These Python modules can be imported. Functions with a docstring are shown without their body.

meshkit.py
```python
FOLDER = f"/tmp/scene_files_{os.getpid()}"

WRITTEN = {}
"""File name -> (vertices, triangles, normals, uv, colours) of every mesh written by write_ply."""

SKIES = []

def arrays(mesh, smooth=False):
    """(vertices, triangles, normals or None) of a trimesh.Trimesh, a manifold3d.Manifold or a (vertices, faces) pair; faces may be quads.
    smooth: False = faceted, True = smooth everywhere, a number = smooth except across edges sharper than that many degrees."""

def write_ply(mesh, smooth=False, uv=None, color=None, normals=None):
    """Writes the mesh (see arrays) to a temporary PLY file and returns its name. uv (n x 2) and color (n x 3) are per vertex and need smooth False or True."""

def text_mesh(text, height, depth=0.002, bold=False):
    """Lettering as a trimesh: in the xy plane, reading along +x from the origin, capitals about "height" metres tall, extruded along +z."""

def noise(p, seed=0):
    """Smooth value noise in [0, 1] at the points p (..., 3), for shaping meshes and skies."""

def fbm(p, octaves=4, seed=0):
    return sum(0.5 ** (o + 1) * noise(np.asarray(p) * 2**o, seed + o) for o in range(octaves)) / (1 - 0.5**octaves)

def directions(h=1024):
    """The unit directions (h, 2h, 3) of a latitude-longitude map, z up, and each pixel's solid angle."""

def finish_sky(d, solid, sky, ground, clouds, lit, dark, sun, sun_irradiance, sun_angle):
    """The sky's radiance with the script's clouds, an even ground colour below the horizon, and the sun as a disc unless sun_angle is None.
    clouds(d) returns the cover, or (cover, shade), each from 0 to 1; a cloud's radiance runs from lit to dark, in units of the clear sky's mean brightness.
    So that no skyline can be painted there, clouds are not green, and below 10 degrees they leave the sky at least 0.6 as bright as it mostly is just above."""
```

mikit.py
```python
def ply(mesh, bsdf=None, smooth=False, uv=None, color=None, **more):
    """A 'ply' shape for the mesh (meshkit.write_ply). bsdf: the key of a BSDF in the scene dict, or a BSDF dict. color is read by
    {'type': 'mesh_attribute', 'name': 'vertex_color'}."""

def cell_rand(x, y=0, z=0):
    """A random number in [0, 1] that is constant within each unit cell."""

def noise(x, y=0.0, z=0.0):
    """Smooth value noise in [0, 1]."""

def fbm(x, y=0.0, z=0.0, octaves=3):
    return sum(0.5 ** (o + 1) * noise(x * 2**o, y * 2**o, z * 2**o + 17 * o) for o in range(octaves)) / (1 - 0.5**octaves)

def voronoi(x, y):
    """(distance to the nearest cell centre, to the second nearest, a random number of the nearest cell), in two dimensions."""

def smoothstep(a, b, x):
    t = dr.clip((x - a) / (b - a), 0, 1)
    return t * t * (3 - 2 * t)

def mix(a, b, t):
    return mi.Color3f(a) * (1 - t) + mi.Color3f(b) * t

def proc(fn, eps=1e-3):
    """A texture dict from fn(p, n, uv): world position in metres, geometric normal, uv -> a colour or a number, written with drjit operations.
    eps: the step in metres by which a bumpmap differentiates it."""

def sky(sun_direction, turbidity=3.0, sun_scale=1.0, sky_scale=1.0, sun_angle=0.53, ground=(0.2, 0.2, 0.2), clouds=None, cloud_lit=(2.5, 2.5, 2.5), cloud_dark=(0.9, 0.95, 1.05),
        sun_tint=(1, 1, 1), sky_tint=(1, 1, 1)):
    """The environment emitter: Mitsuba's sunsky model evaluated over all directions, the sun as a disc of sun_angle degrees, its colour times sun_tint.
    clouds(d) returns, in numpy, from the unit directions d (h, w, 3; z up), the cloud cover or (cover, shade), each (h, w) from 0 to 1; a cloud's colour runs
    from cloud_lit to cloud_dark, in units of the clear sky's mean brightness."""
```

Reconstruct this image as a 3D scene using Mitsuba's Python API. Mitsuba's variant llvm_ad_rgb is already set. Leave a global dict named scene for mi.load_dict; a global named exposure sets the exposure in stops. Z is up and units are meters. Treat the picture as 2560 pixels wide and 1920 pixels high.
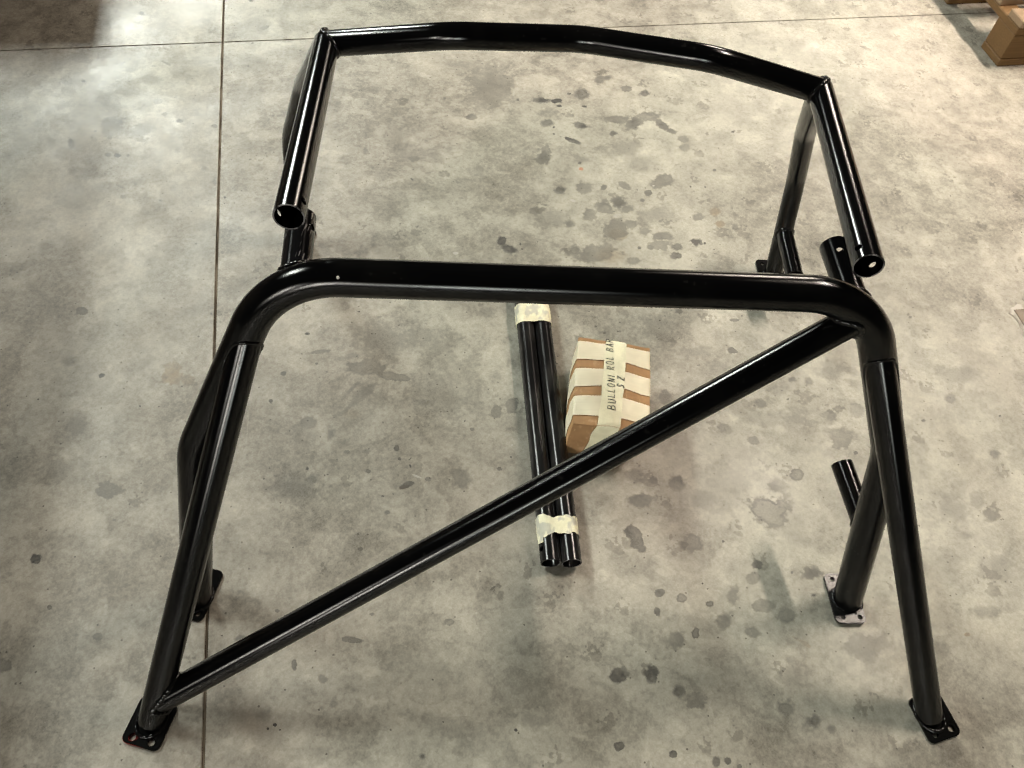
import math, numpy as np, trimesh, drjit as dr, mitsuba as mi, manifold3d as m3d, shapely.geometry as sg, shapely
import mikit, meshkit

T = mi.ScalarTransform4f
scene, labels = {}, {}
rng = np.random.default_rng(7)

# ------------------------------------------------------------------ camera, lamps, exposure
CAM_H, PITCH, ROLL, FPX = 1.4193, 0.96262, 0.12407, 2097.39
_fw = np.array([0, math.cos(PITCH), -math.sin(PITCH)])
_up0 = np.cross([1.0, 0, 0], _fw)
_up = -math.sin(ROLL) * np.array([1.0, 0, 0]) + math.cos(ROLL) * _up0
scene['camera'] = {'type': 'perspective', 'fov_axis': 'x', 'fov': math.degrees(2 * math.atan(1280 / FPX)), 'near_clip': 0.02, 'far_clip': 100.0,
                   'to_world': T().look_at(origin=[0, 0, CAM_H], target=[float(v) for v in np.array([0, 0, CAM_H]) + _fw], up=[float(v) for v in _up])}
exposure = -0.25
JA = 0.2767                                     # the hall's axes: saw cuts, pallet, drain and lamp rows follow them
AX_H = np.array([math.cos(JA), math.sin(JA), 0.0])
AX_V = np.array([-math.sin(JA), math.cos(JA), 0.0])


def panel(centre, axis, length, width, normal):
    """The four corners of a lamp's diffuser: length along axis, facing normal."""
    n = np.asarray(normal, float) / np.linalg.norm(normal)
    a = np.asarray(axis, float) - n * (np.asarray(axis, float) @ n)
    a = a / np.linalg.norm(a)
    return np.asarray(centre, float), a, np.cross(n, a), n


def lamp(key, centre, axis, length, width, rgb, normal):
    """A lamp's diffuser gives its light on one side."""
    c, a, b, n = panel(centre, axis, length, width, normal)
    v = np.array([c + sx * a * length / 2 + sy * b * width / 2 for sx, sy in ((-1, -1), (1, -1), (1, 1), (-1, 1))])
    f = np.array([[0, 1, 2], [0, 2, 3]])
    d = mikit.ply(trimesh.Trimesh(v, f, process=False), {'type': 'diffuse', 'reflectance': {'type': 'rgb', 'value': 0.6}})
    d['emitter'] = {'type': 'area', 'radiance': {'type': 'rgb', 'value': [float(x) for x in rgb]}}
    scene[key] = d


WARM, COOL = np.array([1.0, 0.86, 0.72]), np.array([0.93, 0.98, 0.90])
WHITE = np.array([1.0, 0.95, 0.86])
DOWN = (0, 0, -1.0)
LAMPS = [  # unseen lamps: kind, place and strength chosen for floor light, shadows and tube streaks
    ('unseen_ceiling_lamp', (2.2, 2.85, 3.6), AX_V, 1.2, 0.24, 450 * WARM, DOWN, 'unseen warm white batten lamp out of view, placed to light the floor from the right', 'ceiling lamp'),
    ('unseen_ceiling_lamp_001', (-4.6, 2.9, 4.6), AX_V, 1.8, 0.30, 270 * COOL, DOWN, 'unseen cool white batten lamp out of view, placed to light the floor from the left', 'ceiling lamp'),
    ('unseen_ceiling_lamp_002', (-3.75, 6.5, 3.6), AX_V, 2.4, 0.65, 190 * COOL, DOWN, 'unseen cool white lamp line out of view, placed for the floor glare at the far left', 'ceiling lamp'),
    ('unseen_ceiling_lamp_003', (2.4, 8.0, 3.6), AX_V, 2.4, 0.50, 120 * WARM, DOWN, 'unseen warm white lamp line out of view at the far right, placed to streak the tubes', 'ceiling lamp'),
    ('unseen_light_panel', (-1.5, -12.0, 3.3), (1.0, 0, 0), 0.6, 0.9, 260 * WHITE, (0.1, 1.0, -0.2), 'unseen white light panel far behind the onlooker at the left, placed to streak the tubes', 'unseen_light_panel'),  # unseen panels behind the camera, placed to streak the tubes
    ('unseen_light_panel_001', (2.0, -13.0, 3.2), (1.0, 0, 0), 0.5, 0.9, 250 * COOL, (-0.1, 1.0, -0.2), 'unseen cool light panel far behind the onlooker at the right, placed to streak the tubes', 'unseen_light_panel'),
    ('unseen_light_panel_002', (-3.6, -6.6, 3.3), (1.0, -0.5, 0), 0.8, 0.5, 130 * WHITE, (0.45, 1.0, -0.3), 'unseen oblong white light panel behind the onlooker, left and nearest, placed to streak the tubes', 'unseen_light_panel'),
]
for k, c, a, ln, wd, rgb, nm, lab, cat in LAMPS:
    lamp(k + '__diffuser', c, a, ln, wd, rgb, nm)
    labels[k] = {'label': lab, 'category': cat}


# ------------------------------------------------------------------ helpers
def numbered(base):
    key, n = base, 0
    while key in scene or key in labels or any(k.startswith(key + '__') for k in scene):
        n += 1
        key = f'{base}_{n:03d}'
    return key


def put(name, mesh, bsdf, parent=None, smooth=35, **lab):
    key = numbered(f'{parent}__{name}' if parent else name)
    scene[key] = mikit.ply(mesh, bsdf, smooth=smooth)
    if lab:
        labels[key] = lab
    return key


def thing(name, label, category, group=None):
    key = numbered(name)
    labels[key] = {'label': label, 'category': category, **({'group': group} if group else {})}
    return key


def unit(v):
    v = np.asarray(v, float)
    return v / np.linalg.norm(v)


def rounded(points, radii, step=0.006):
    """The polyline with its inner corners rounded: a list of points and tangents."""
    P = [np.asarray(p, float) for p in points]
    out = [P[0]]
    for i in range(1, len(P) - 1):
        a, b = unit(P[i] - P[i - 1]), unit(P[i + 1] - P[i])
        turn = math.acos(np.clip(a @ b, -1, 1))
        r = radii[i - 1]
        if turn < 1e-3 or r <= 0:
            out.append(P[i]); continue
        t = r * math.tan(turn / 2)
        n = unit(b - a)
        c = P[i] + n * (r / math.cos(turn / 2))
        k = max(3, int(r * turn / step))
        s = P[i] - a * t - c
        ax = np.cross(a, b); ax = unit(ax)
        for j in range(k + 1):
            th = turn * j / k
            out.append(c + s * math.cos(th) + np.cross(ax, s) * math.sin(th))
    out.append(P[-1])
    return np.array(out)


def frames(path):
    tan = np.gradient(path, axis=0) if len(path) > 2 else np.array([path[1] - path[0]] * 2)
    tan = np.array([unit(t) for t in tan])
    u = unit(np.cross(tan[0], [0.3, 0.2, 0.9]))
    us = []
    for t in tan:
        u = unit(u - t * (u @ t))
        us.append(u)
    us = np.array(us)
    return tan, us, np.cross(tan, us)


def sweep(path, r, n=44, closed_path=False, wobble=None):
    """A solid of round section along the path."""
    tan, us, vs = frames(path)
    th = np.linspace(0, 2 * np.pi, n, endpoint=False)
    rr = np.full(len(path), r) if wobble is None else r * wobble
    V = path[:, None] + rr[:, None, None] * (us[:, None] * np.cos(th)[None, :, None] + vs[:, None] * np.sin(th)[None, :, None])
    m = len(path)
    F = []
    idx = np.arange(m * n).reshape(m, n)
    for i in range(m - 1 if not closed_path else m):
        a, b = idx[i], idx[(i + 1) % m]
        an, bn = np.roll(a, -1), np.roll(b, -1)
        F += [np.stack([a, an, bn], 1), np.stack([a, bn, b], 1)]
    V = V.reshape(-1, 3)
    if not closed_path:
        V = np.vstack([V, path[0], path[-1]])
        F.append(np.stack([np.full(n, m * n), np.roll(idx[0], -1), idx[0]], 1))
        F.append(np.stack([np.full(n, m * n + 1), idx[-1], np.roll(idx[-1], -1)], 1))
    return trimesh.Trimesh(V, np.vstack(F), process=False)


def man(mesh):
    return m3d.Manifold(m3d.Mesh(np.asarray(mesh.vertices, np.float32), np.asarray(mesh.faces, np.uint32)))


def rod(a, b, r, n=44):
    return sweep(np.array([a, b], float), r, n)


def hollow(path, r, wall=0.0025, holes=(), ends=(True, True), subdiv=None):
    """An open-ended tube with bolt holes cut through it: holes = (point, direction, radius)."""
    path = np.asarray(path, float)
    outer = man(sweep(path, r, 56))
    t0, t1 = unit(path[1] - path[0]), unit(path[-1] - path[-2])
    inner_path = path.copy()
    inner_path[0] = path[0] - t0 * 0.003 if ends[0] else path[0] + t0 * 0.02
    inner_path[-1] = path[-1] + t1 * 0.003 if ends[1] else path[-1] - t1 * 0.02
    out = outer - man(sweep(inner_path, r - wall, 56))
    for p, d, hr in holes:
        p, d = np.asarray(p, float), unit(d)
        out = out - man(rod(p - d * 0.06, p + d * 0.06, hr, 28))
    return out


def bead(curve, r=0.0032, seed=0):
    """A weld bead with overlapping ripples along a closed curve."""
    curve = np.asarray(curve, float)
    seg = np.linalg.norm(np.roll(curve, -1, 0) - curve, axis=1)
    s = np.concatenate([[0], np.cumsum(seg)])
    n = max(40, int(s[-1] / 0.0011))
    q = np.linspace(0, s[-1], n, endpoint=False)
    cc = np.vstack([curve, curve[:1]])
    path = np.stack([np.interp(q, s, cc[:, k]) for k in range(3)], 1)
    rip = 1 + 0.20 * np.abs(np.sin(q / 0.0042 * np.pi / 2)) + 0.34 * (meshkit.noise(np.stack([q * 160, q * 0, q * 0 + seed], 1)) - 0.5)
    nx, pv = np.roll(path, -1, 0), np.roll(path, 1, 0)
    tan = np.array([unit(t) for t in nx - pv])
    cen = path.mean(0)
    us = np.array([unit((p - cen) - t * ((p - cen) @ t)) for p, t in zip(path, tan)])
    vs = np.cross(tan, us)
    k = 12
    th = np.linspace(0, 2 * np.pi, k, endpoint=False)
    V = path[:, None] + (r * rip)[:, None, None] * (us[:, None] * np.cos(th)[None, :, None] + vs[:, None] * np.sin(th)[None, :, None])
    idx = np.arange(n * k).reshape(n, k)
    a, b = idx, np.roll(idx, -1, 0)
    F = np.concatenate([np.stack([a, np.roll(a, -1, 1), np.roll(b, -1, 1)], -1).reshape(-1, 3), np.stack([a, np.roll(b, -1, 1), b], -1).reshape(-1, 3)])
    m = trimesh.Trimesh(V.reshape(-1, 3), F, process=False)
    if m.volume < 0:
        m.invert()
    return m


def tube_on_tube(end, d, r, path, R, n=72):
    """The curve where a tube of radius r, whose axis ends at 'end' and leaves along d, comes out of the tube of radius R round the path."""
    d = unit(d)
    u = unit(np.cross(d, [0.31, 0.22, 0.92])); v = np.cross(d, u)
    path = np.asarray(path, float)
    A, B = path[:-1], path[1:]
    curve = []
    for th in np.linspace(0, 2 * np.pi, n, endpoint=False):
        o = end + r * (u * math.cos(th) + v * math.sin(th))
        t = np.arange(0.16, -0.03, -0.0006)
        p = o + t[:, None] * d
        w = np.clip(((p[:, None] - A) * (B - A)).sum(-1) / np.maximum(((B - A) ** 2).sum(-1), 1e-12), 0, 1)
        dist = np.linalg.norm(p[:, None] - (A + w[..., None] * (B - A)), axis=-1).min(1)
        hit = np.nonzero(dist <= R)[0]
        curve.append(p[hit[0]] if len(hit) else o)
    return np.array(curve)


def tube_on_plane(end, d, r, z, n=72):
    d = unit(d)
    u = unit(np.cross(d, [0.31, 0.92, 0.22])); v = np.cross(d, u)
    c = []
    for th in np.linspace(0, 2 * np.pi, n, endpoint=False):
        o = end + r * (u * math.cos(th) + v * math.sin(th))
        c.append(o + d * ((z - o[2]) / d[2]))
    return np.array(c)


def plate(w, l, corner, thick, holes):
    """A rounded steel foot plate, its underside on z = 0, edges eased."""
    p = sg.box(-w / 2 + corner, -l / 2 + corner, w / 2 - corner, l / 2 - corner).buffer(corner, 10)
    for x, y, r in holes:
        p = p.difference(sg.Point(x, y).buffer(r, 10))
    lo = trimesh.creation.extrude_polygon(p, thick - 0.0008, engine='earcut')
    up = trimesh.creation.extrude_polygon(p.buffer(-0.0007), thick, engine='earcut')
    return (man(lo) + man(up))


def tri(m):
    me = m.to_mesh()
    return trimesh.Trimesh(me.vert_properties[:, :3], me.tri_verts, process=False)


# ------------------------------------------------------------------ materials
STAINS = [
    (0.1368,2.0482,54.71,2.316,8.83,-43.33,0.5,0),
    (0.1586,2.0626,81.8,3.016,17.06,-83.53,0.5,0),
    (0.0939,1.9775,52.19,2.806,8.985,-44.77,0.65,0),
    (-0.0137,1.9274,63.43,5.173,21.16,-106.2,0.8,0),
    (0.0254,1.932,63.36,4.538,15.86,-79.68,0.8,0),
    (0.0347,1.912,127.4,8.873,26.54,-134.1,0.7,0),
    (0.0018,1.8808,42.78,3.361,12.87,-65.4,0.3,0),
    (0.0091,1.8367,68.34,5.302,14.78,-76.01,0.6,0),
    (0.0973,1.8418,52.19,-3.851,-9.95,-83.48,0.7,0),
    (0.0743,1.7784,37.11,-6.272,-42.63,-119.9,0.7,0),
    (0.1827,1.8255,81.39,2.678,16.3,-84.79,0.5,0),
    (0.2145,2.0231,70.79,1.661,15.51,-76.88,0.5,0),
    (0.265,2.0151,65.33,0.7223,14.13,-70.36,0.6,0),
    (0.1924,1.8845,32.04,0.9587,11.48,-58.86,0.5,0),
    (0.2393,1.8784,42.8,0.7707,7.175,-36.92,0.55,0),
    (0.2778,1.9165,31.78,0.2567,9.122,-46.58,0.55,0),
    (0.3132,1.8867,34.49,-11.37,-31.78,-48.42,0.55,0),
    (0.3364,1.8671,64.03,-12.75,-22.81,-79.64,0.5,0),
    (0.367,1.8372,64.91,-0.9582,13.01,-68.1,0.35,0),
    (0.3665,1.805,58.18,-0.8588,13.12,-69.24,0.35,0),
    (0.211,1.7669,17.59,0.4565,5.55,-29.36,0.25,0),
    (0.2421,1.7218,19.08,0.3436,5.616,-30.11,0.22,0),
    (0.0086,1.7005,48.92,3.941,6.767,-36.06,0.45,0),
    (0.1121,1.7087,44.74,2.361,11.22,-59.98,0.3,0),
    (0.3167,1.6697,45.21,-0.08377,7.576,-41.34,0.5,0),
    (0.2983,1.6502,68.2,0.2123,11.4,-62.47,0.5,0),
    (0.2785,1.6147,98.4,0.8436,17.24,-95.3,0.6,0),
    (0.2633,1.5848,198.5,2.549,34.71,-193.3,0.6,0),
    (0.114,1.6033,46.04,2.475,8.671,-47.69,0.45,0),
    (0.0592,1.5855,69.42,4.8,15.8,-87.11,0.6,0),
    (0.166,1.6154,110.2,4.337,17.24,-94.73,0.45,0),
    (0.2182,1.6302,57.32,-18.73,-40.76,-67.5,0.4,0),
    (0.1705,1.5461,46.53,-7.944,-12.46,-47.97,0.55,0),
    (0.2055,1.5652,46.53,1.346,7.02,-39.2,0.55,0),
    (0.2238,1.548,56.11,1.345,11.72,-65.83,0.4,0),
    (0.133,1.5117,56.68,2.822,8.893,-50.23,0.4,0),
    (0.3022,1.5416,21.59,0.04575,5.061,-28.58,0.3,0),
    (0.0433,1.4859,25.93,1.96,5.989,-33.92,0.3,0),
    (0.007,1.5018,71.06,6.078,14.24,-80.13,0.4,0),
    (0.088,1.4715,81.92,5.176,12.83,-73.11,0.5,0),
    (0.2012,1.4742,38.18,1.18,6.008,-34.41,0.45,0),
    (0.2088,1.4537,48.32,-5.504,-7.378,-68.55,0.4,1),
    (0.2356,1.4974,56.91,1.194,10.2,-58.12,0.35,0),
    (0.2709,1.4766,81.8,0.9044,14.34,-82.36,0.45,0),
    (0.3128,1.4693,38.23,-0.03287,11.98,-69.11,0.5,0),
    (0.3059,1.4393,36.15,0.0407,10.37,-60.28,0.35,0),
    (0.3473,1.4393,76.15,-0.8216,16.46,-95.93,0.6,0),
    (0.347,1.411,76.78,-0.8284,14.61,-85.85,0.65,0),
    (0.4001,1.5489,70.13,-1.766,14.05,-79.59,0.45,0),
    (0.4438,1.5744,73.3,-2.72,11.64,-65.58,0.7,1),
    (0.4541,1.5358,80.45,-3.249,12.6,-71.8,0.7,1),
    (0.3928,1.4639,59.85,-1.418,11.26,-65.27,0.7,0),
    (0.153,1.3849,19.56,0.8961,6.72,-39.39,0.45,0),
    (0.1938,1.3826,32.66,1.107,7.392,-43.45,0.4,1),
    (0.1087,1.3866,73.45,4.313,7.383,-43.17,0.4,0),
    (0.2483,1.3779,65.45,1.179,14.75,-87.08,0.4,0),
    (-0.0651,1.3896,83.88,9.173,9.69,-56.12,0.65,0),
    (-0.0439,1.3652,41.09,-7.961,-27.18,-70.41,0.65,0),
    (0.49,1.5296,141.1,-7.125,17.65,-100.9,0.5,0),
    (0.2578,1.4206,181.9,2.734,30.31,-176.8,0.55,0),
    (0.2852,1.4286,111.7,0.791,18.16,-105.8,0.5,0),
    (0.0565,1.97,209.3,13.23,62.71,-312.5,0.8,0),
    (-0.0795,1.9162,424.4,41.77,63.57,-318.9,0.8,0),
    (0.0257,1.8208,372.7,27.44,54.29,-280.5,0.8,0),
    (0.0277,1.7934,292.0,21.49,65.6,-341.4,0.8,0),
    (-0.0156,1.37,369.3,35.25,52.69,-307.6,0.8,0),
    (0.3845,1.6562,340.7,-6.889,42.54,-233.7,0.7,0),
    (0.4214,1.6619,340.1,-10.26,42.48,-233.5,0.6,0),
    (0.1017,1.694,224.8,12.53,37.44,-200.8,0.7,0),
    (0.5038,1.8945,182.8,-9.017,31.98,-166.1,0.8,0),
    (0.4478,1.7305,190.8,-6.985,33.37,-180.3,0.6,0),
    (0.1015,1.9233,141.2,7.42,39.67,-200.5,0.7,0),
    (0.4147,1.4638,359.4,-10.76,51.28,-297.7,0.8,0),
    (-0.0211,1.3854,367.6,35.53,36.73,-213.4,0.6,0),
    (0.1056,1.6716,193.8,10.67,33.9,-183.0,0.9,2),
    (0.0918,1.5525,154.7,-22.97,-61.9,-239.3,0.8,3),
    (0.291,1.6424,390.8,1.992,56.92,-312.5,1.0,3),
    (0.2033,1.5191,113.2,3.387,29.47,-166.7,0.5,3),
    (0.2691,0.7581,46.91,0.6823,9.811,-70.81,0.6,0),
    (0.3421,0.8067,60.69,-0.6884,8.273,-58.91,0.6,0),
    (0.2944,0.8049,153.9,0.8322,20.62,-146.6,0.5,0),
    (0.2619,0.8101,57.58,0.969,8.263,-58.54,0.35,0),
    (0.2556,0.6893,59.78,-15.28,-16.4,-82.47,0.65,0),
    (0.2663,0.6706,93.18,1.497,10.13,-75.44,0.65,0),
    (0.2747,0.6576,135.3,1.761,19.03,-142.5,0.65,0),
    (0.5173,0.7734,21.38,-3.478,0.8189,-30.19,0.5,4),
    (0.5342,0.8263,57.25,-4.486,8.217,-58.66,0.4,0),
    (0.5794,0.8564,83.96,-7.819,11.36,-80.47,0.6,4),
    (0.4968,0.9239,79.12,-4.994,13.87,-95.59,0.4,0),
    (0.5233,0.9796,16.69,-1.18,9.094,-61.59,0.25,0),
    (0.4391,0.9457,51.7,-24.59,-37.14,-72.86,0.35,0),
    (0.6807,0.9517,39.88,-4.946,6.896,-47.51,0.35,0),
    (0.6686,1.0038,53.91,-6.358,9.022,-61.05,0.3,0),
    (0.3697,0.6845,53.54,-1.178,7.568,-56.38,0.4,4),
    (0.3931,0.7753,38.85,-1.151,8.365,-60.38,0.3,0),
    (0.3375,0.7819,38.75,-0.3806,4.889,-35.11,0.2,0),
    (0.4859,0.6537,97.51,-6.378,12.22,-92.58,0.5,0),
    (0.4782,0.6291,82.0,-5.176,10.28,-78.62,0.35,0),
    (0.5903,0.6523,54.18,-5.647,10.19,-77.69,0.5,0),
    (0.3076,0.5775,125.5,0.1052,17.44,-134.8,0.6,0),
    (0.3454,0.5721,83.26,-25.1,-20.24,-105.6,0.45,4),
    (0.3029,0.5423,159.0,0.4238,17.68,-138.5,0.6,0),
    (0.397,0.5693,125.9,-4.207,22.48,-175.1,0.65,4),
    (0.3698,0.5123,128.7,-3.027,14.64,-116.5,0.55,4),
    (0.4236,0.5436,66.87,-2.948,7.978,-62.85,0.45,0),
    (0.3405,0.4977,73.93,-0.8949,8.547,-68.27,0.5,0),
    (0.4717,0.5258,63.97,-4.038,12.82,-102.0,0.4,0),
    (0.5337,0.5656,62.99,-5.415,7.911,-62.13,0.4,0),
    (0.2945,0.4341,80.43,0.4961,9.25,-75.61,0.65,0),
    (0.2365,0.4226,59.24,1.764,9.293,-76.1,0.65,0),
    (0.3387,0.4106,107.2,-1.265,13.98,-115.6,0.65,0),
    (0.3689,0.3952,59.91,-1.455,8.905,-74.22,0.35,0),
    (0.5162,0.4057,67.11,-5.667,8.867,-74.12,0.45,4),
    (0.5628,0.3882,71.16,-7.417,9.691,-81.79,0.5,0),
    (0.5915,0.3811,135.6,-15.79,16.97,-143.9,0.4,0),
    (0.667,0.5268,34.08,-4.746,5.37,-43.09,0.4,0),
    (0.2416,0.3121,111.7,3.24,15.89,-136.2,0.65,0),
    (0.3293,0.3113,139.7,-1.159,19.41,-167.3,0.65,0),
    (0.3989,0.3077,155.4,-5.906,14.01,-121.3,0.6,0),
    (0.4176,0.3105,155.3,-7.128,17.48,-151.3,0.6,0),
    (0.4363,0.3047,280.2,-15.12,35.0,-304.0,0.6,0),
    (0.5307,0.4867,130.0,-11.37,16.26,-131.7,0.3,0),
    (0.4373,0.8054,23.04,-1.033,3.649,-26.12,0.15,0),
    (0.7058,0.9248,276.9,-37.01,39.53,-275.1,0.7,0),
    (0.587,0.6095,247.9,-25.96,51.59,-399.5,0.7,0),
    (0.4261,0.6934,480.7,-20.46,60.0,-446.8,0.8,0),
    (0.551,0.6485,488.7,-43.87,61.0,-464.7,0.7,0),
    (0.3849,0.6055,496.7,-14.11,62.0,-476.0,0.8,0),
    (0.5638,0.5178,104.8,-75.57,-169.6,-282.3,0.6,1),
    (0.5533,0.5224,60.23,-36.07,-379.6,-850.9,0.5,1),
    (0.5322,0.4605,43.74,-3.894,6.603,-54.03,0.25,0),
    (0.4868,0.5759,41.81,-2.83,10.49,-81.87,0.35,0),
    (0.4397,0.5905,83.21,-4.112,6.279,-48.62,0.35,0),
    (0.6151,0.5842,41.68,-4.852,7.856,-61.5,0.25,0),
    (-0.9127,1.038,106.2,42.19,16.91,-104.4,0.6,0),
    (-0.8138,0.8856,106.4,94.72,102.6,-92.44,0.65,0),
    (-0.8138,0.7689,50.87,20.36,7.308,-49.73,0.3,0),
    (-0.7097,0.6406,47.38,18.03,7.655,-54.88,0.4,0),
    (-0.7797,0.4993,90.08,38.67,13.27,-100.1,0.65,0),
    (-0.7223,0.4195,310.1,130.2,38.73,-302.5,0.7,0),
    (-0.6271,0.3817,157.5,60.95,23.62,-188.3,0.45,0),
    (-0.9096,0.8135,401.0,171.4,66.73,-444.7,0.8,0),
    (-0.7146,0.8262,399.2,142.7,49.84,-334.1,0.6,0),
    (-0.8894,0.9096,86.16,35.05,13.87,-89.54,0.3,0),
    (-0.802,0.6728,24.05,9.863,4.258,-30.02,0.2,0),
    (-0.6788,0.9063,53.9,-0.4485,-12.29,-39.45,0.6,1),
    (-0.6445,0.8997,77.8,25.27,13.92,-91.3,0.5,1),
    (-0.7513,0.3169,64.69,29.14,12.16,-98.95,0.4,0),
    (-1.1389,1.5373,149.4,82.43,26.71,-46.73,0.65,0),
    (-1.2002,1.7699,188.9,74.89,41.28,-202.9,0.75,0),
    (-0.9587,1.6828,169.1,57.65,33.81,-172.2,0.65,0),
    (-0.9135,1.6633,123.6,40.86,24.29,-124.7,0.65,0),
    (-0.8782,1.6598,272.3,87.48,56.66,-291.7,0.65,0),
    (-1.0685,1.6144,38.25,14.43,5.107,-26.35,0.4,0),
    (-0.9917,1.6124,30.89,15.45,22.26,-39.03,0.4,0),
    (-1.0382,1.5108,141.9,53.88,27.28,-145.1,0.55,0),
    (-1.0143,1.5126,109.1,40.66,23.63,-125.8,0.6,0),
    (-0.9912,1.517,283.3,103.6,44.22,-235.4,0.55,0),
    (-0.9524,1.3786,163.7,60.47,28.33,-157.2,0.45,0),
    (-0.8654,1.382,163.6,56.19,30.66,-170.7,0.45,0),
    (-1.0986,1.589,185.1,71.85,34.68,-179.9,0.4,0),
    (-1.0979,1.5643,232.9,91.02,43.64,-227.9,0.4,0),
    (-1.0562,1.5722,174.3,65.94,24.9,-130.1,0.5,0),
    (-1.1626,2.0919,135.4,48.28,21.77,-98.87,0.65,0),
    (-0.7043,1.5574,280.1,78.99,49.96,-266.9,0.5,0),
    (-0.8118,1.9174,318.2,90.22,52.98,-255.9,0.5,0),
    (-0.8883,2.2172,118.3,33.3,24.65,-110.2,0.6,0),
    (-1.025,1.8862,42.37,2.002,-82.94,-177.0,0.35,0),
    (-0.8021,1.5048,157.9,49.54,25.37,-136.9,0.4,0),
    (-1.097,1.4424,103.3,41.75,14.49,-78.32,0.3,0),
    (-0.9918,1.7281,89.1,30.79,16.73,-84.04,0.35,0),
    (-0.8255,1.6615,123.7,37.95,28.34,-146.3,0.45,0),
    (-0.7248,1.4171,364.3,109.1,51.98,-288.7,0.75,0),
    (-1.0517,1.8678,161.1,56.15,32.21,-155.6,0.3,0),
    (-1.1018,1.835,64.96,23.67,13.02,-63.25,0.3,0),
    (-1.0356,1.8108,43.57,15.23,13.1,-64.28,0.3,0),
    (-0.8136,2.0977,77.43,30.85,65.25,-103.8,0.5,0),
    (-0.8291,2.1779,199.0,53.76,29.84,-135.1,0.4,0),
    (-0.8286,2.0196,206.8,58.01,51.64,-242.9,0.6,0),
    (-1.1288,1.8666,214.9,79.17,32.22,-155.0,0.4,0),
    (-1.2534,1.8679,32.18,12.88,8.089,-38.65,0.25,0),
    (-0.1586,1.9623,15.24,1.784,2.115,-10.44,0.35,0),
    (-0.2453,2.0448,19.42,2.64,6.121,-29.49,0.2,0),
    (-0.1978,1.8204,58.82,7.737,14.33,-73.2,0.45,0),
    (0.0074,1.8338,58.62,4.577,14.28,-73.46,0.55,0),
    (-0.0148,1.9267,40.06,3.279,20.89,-104.9,0.6,0),
    (-0.4354,1.6397,144.1,29.19,13.53,-71.66,0.3,0),
    (-0.3137,1.6312,72.18,12.26,18.06,-96.5,0.4,0),
    (-0.3058,1.558,172.8,-32.42,-204.6,-375.5,0.6,0),
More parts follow.
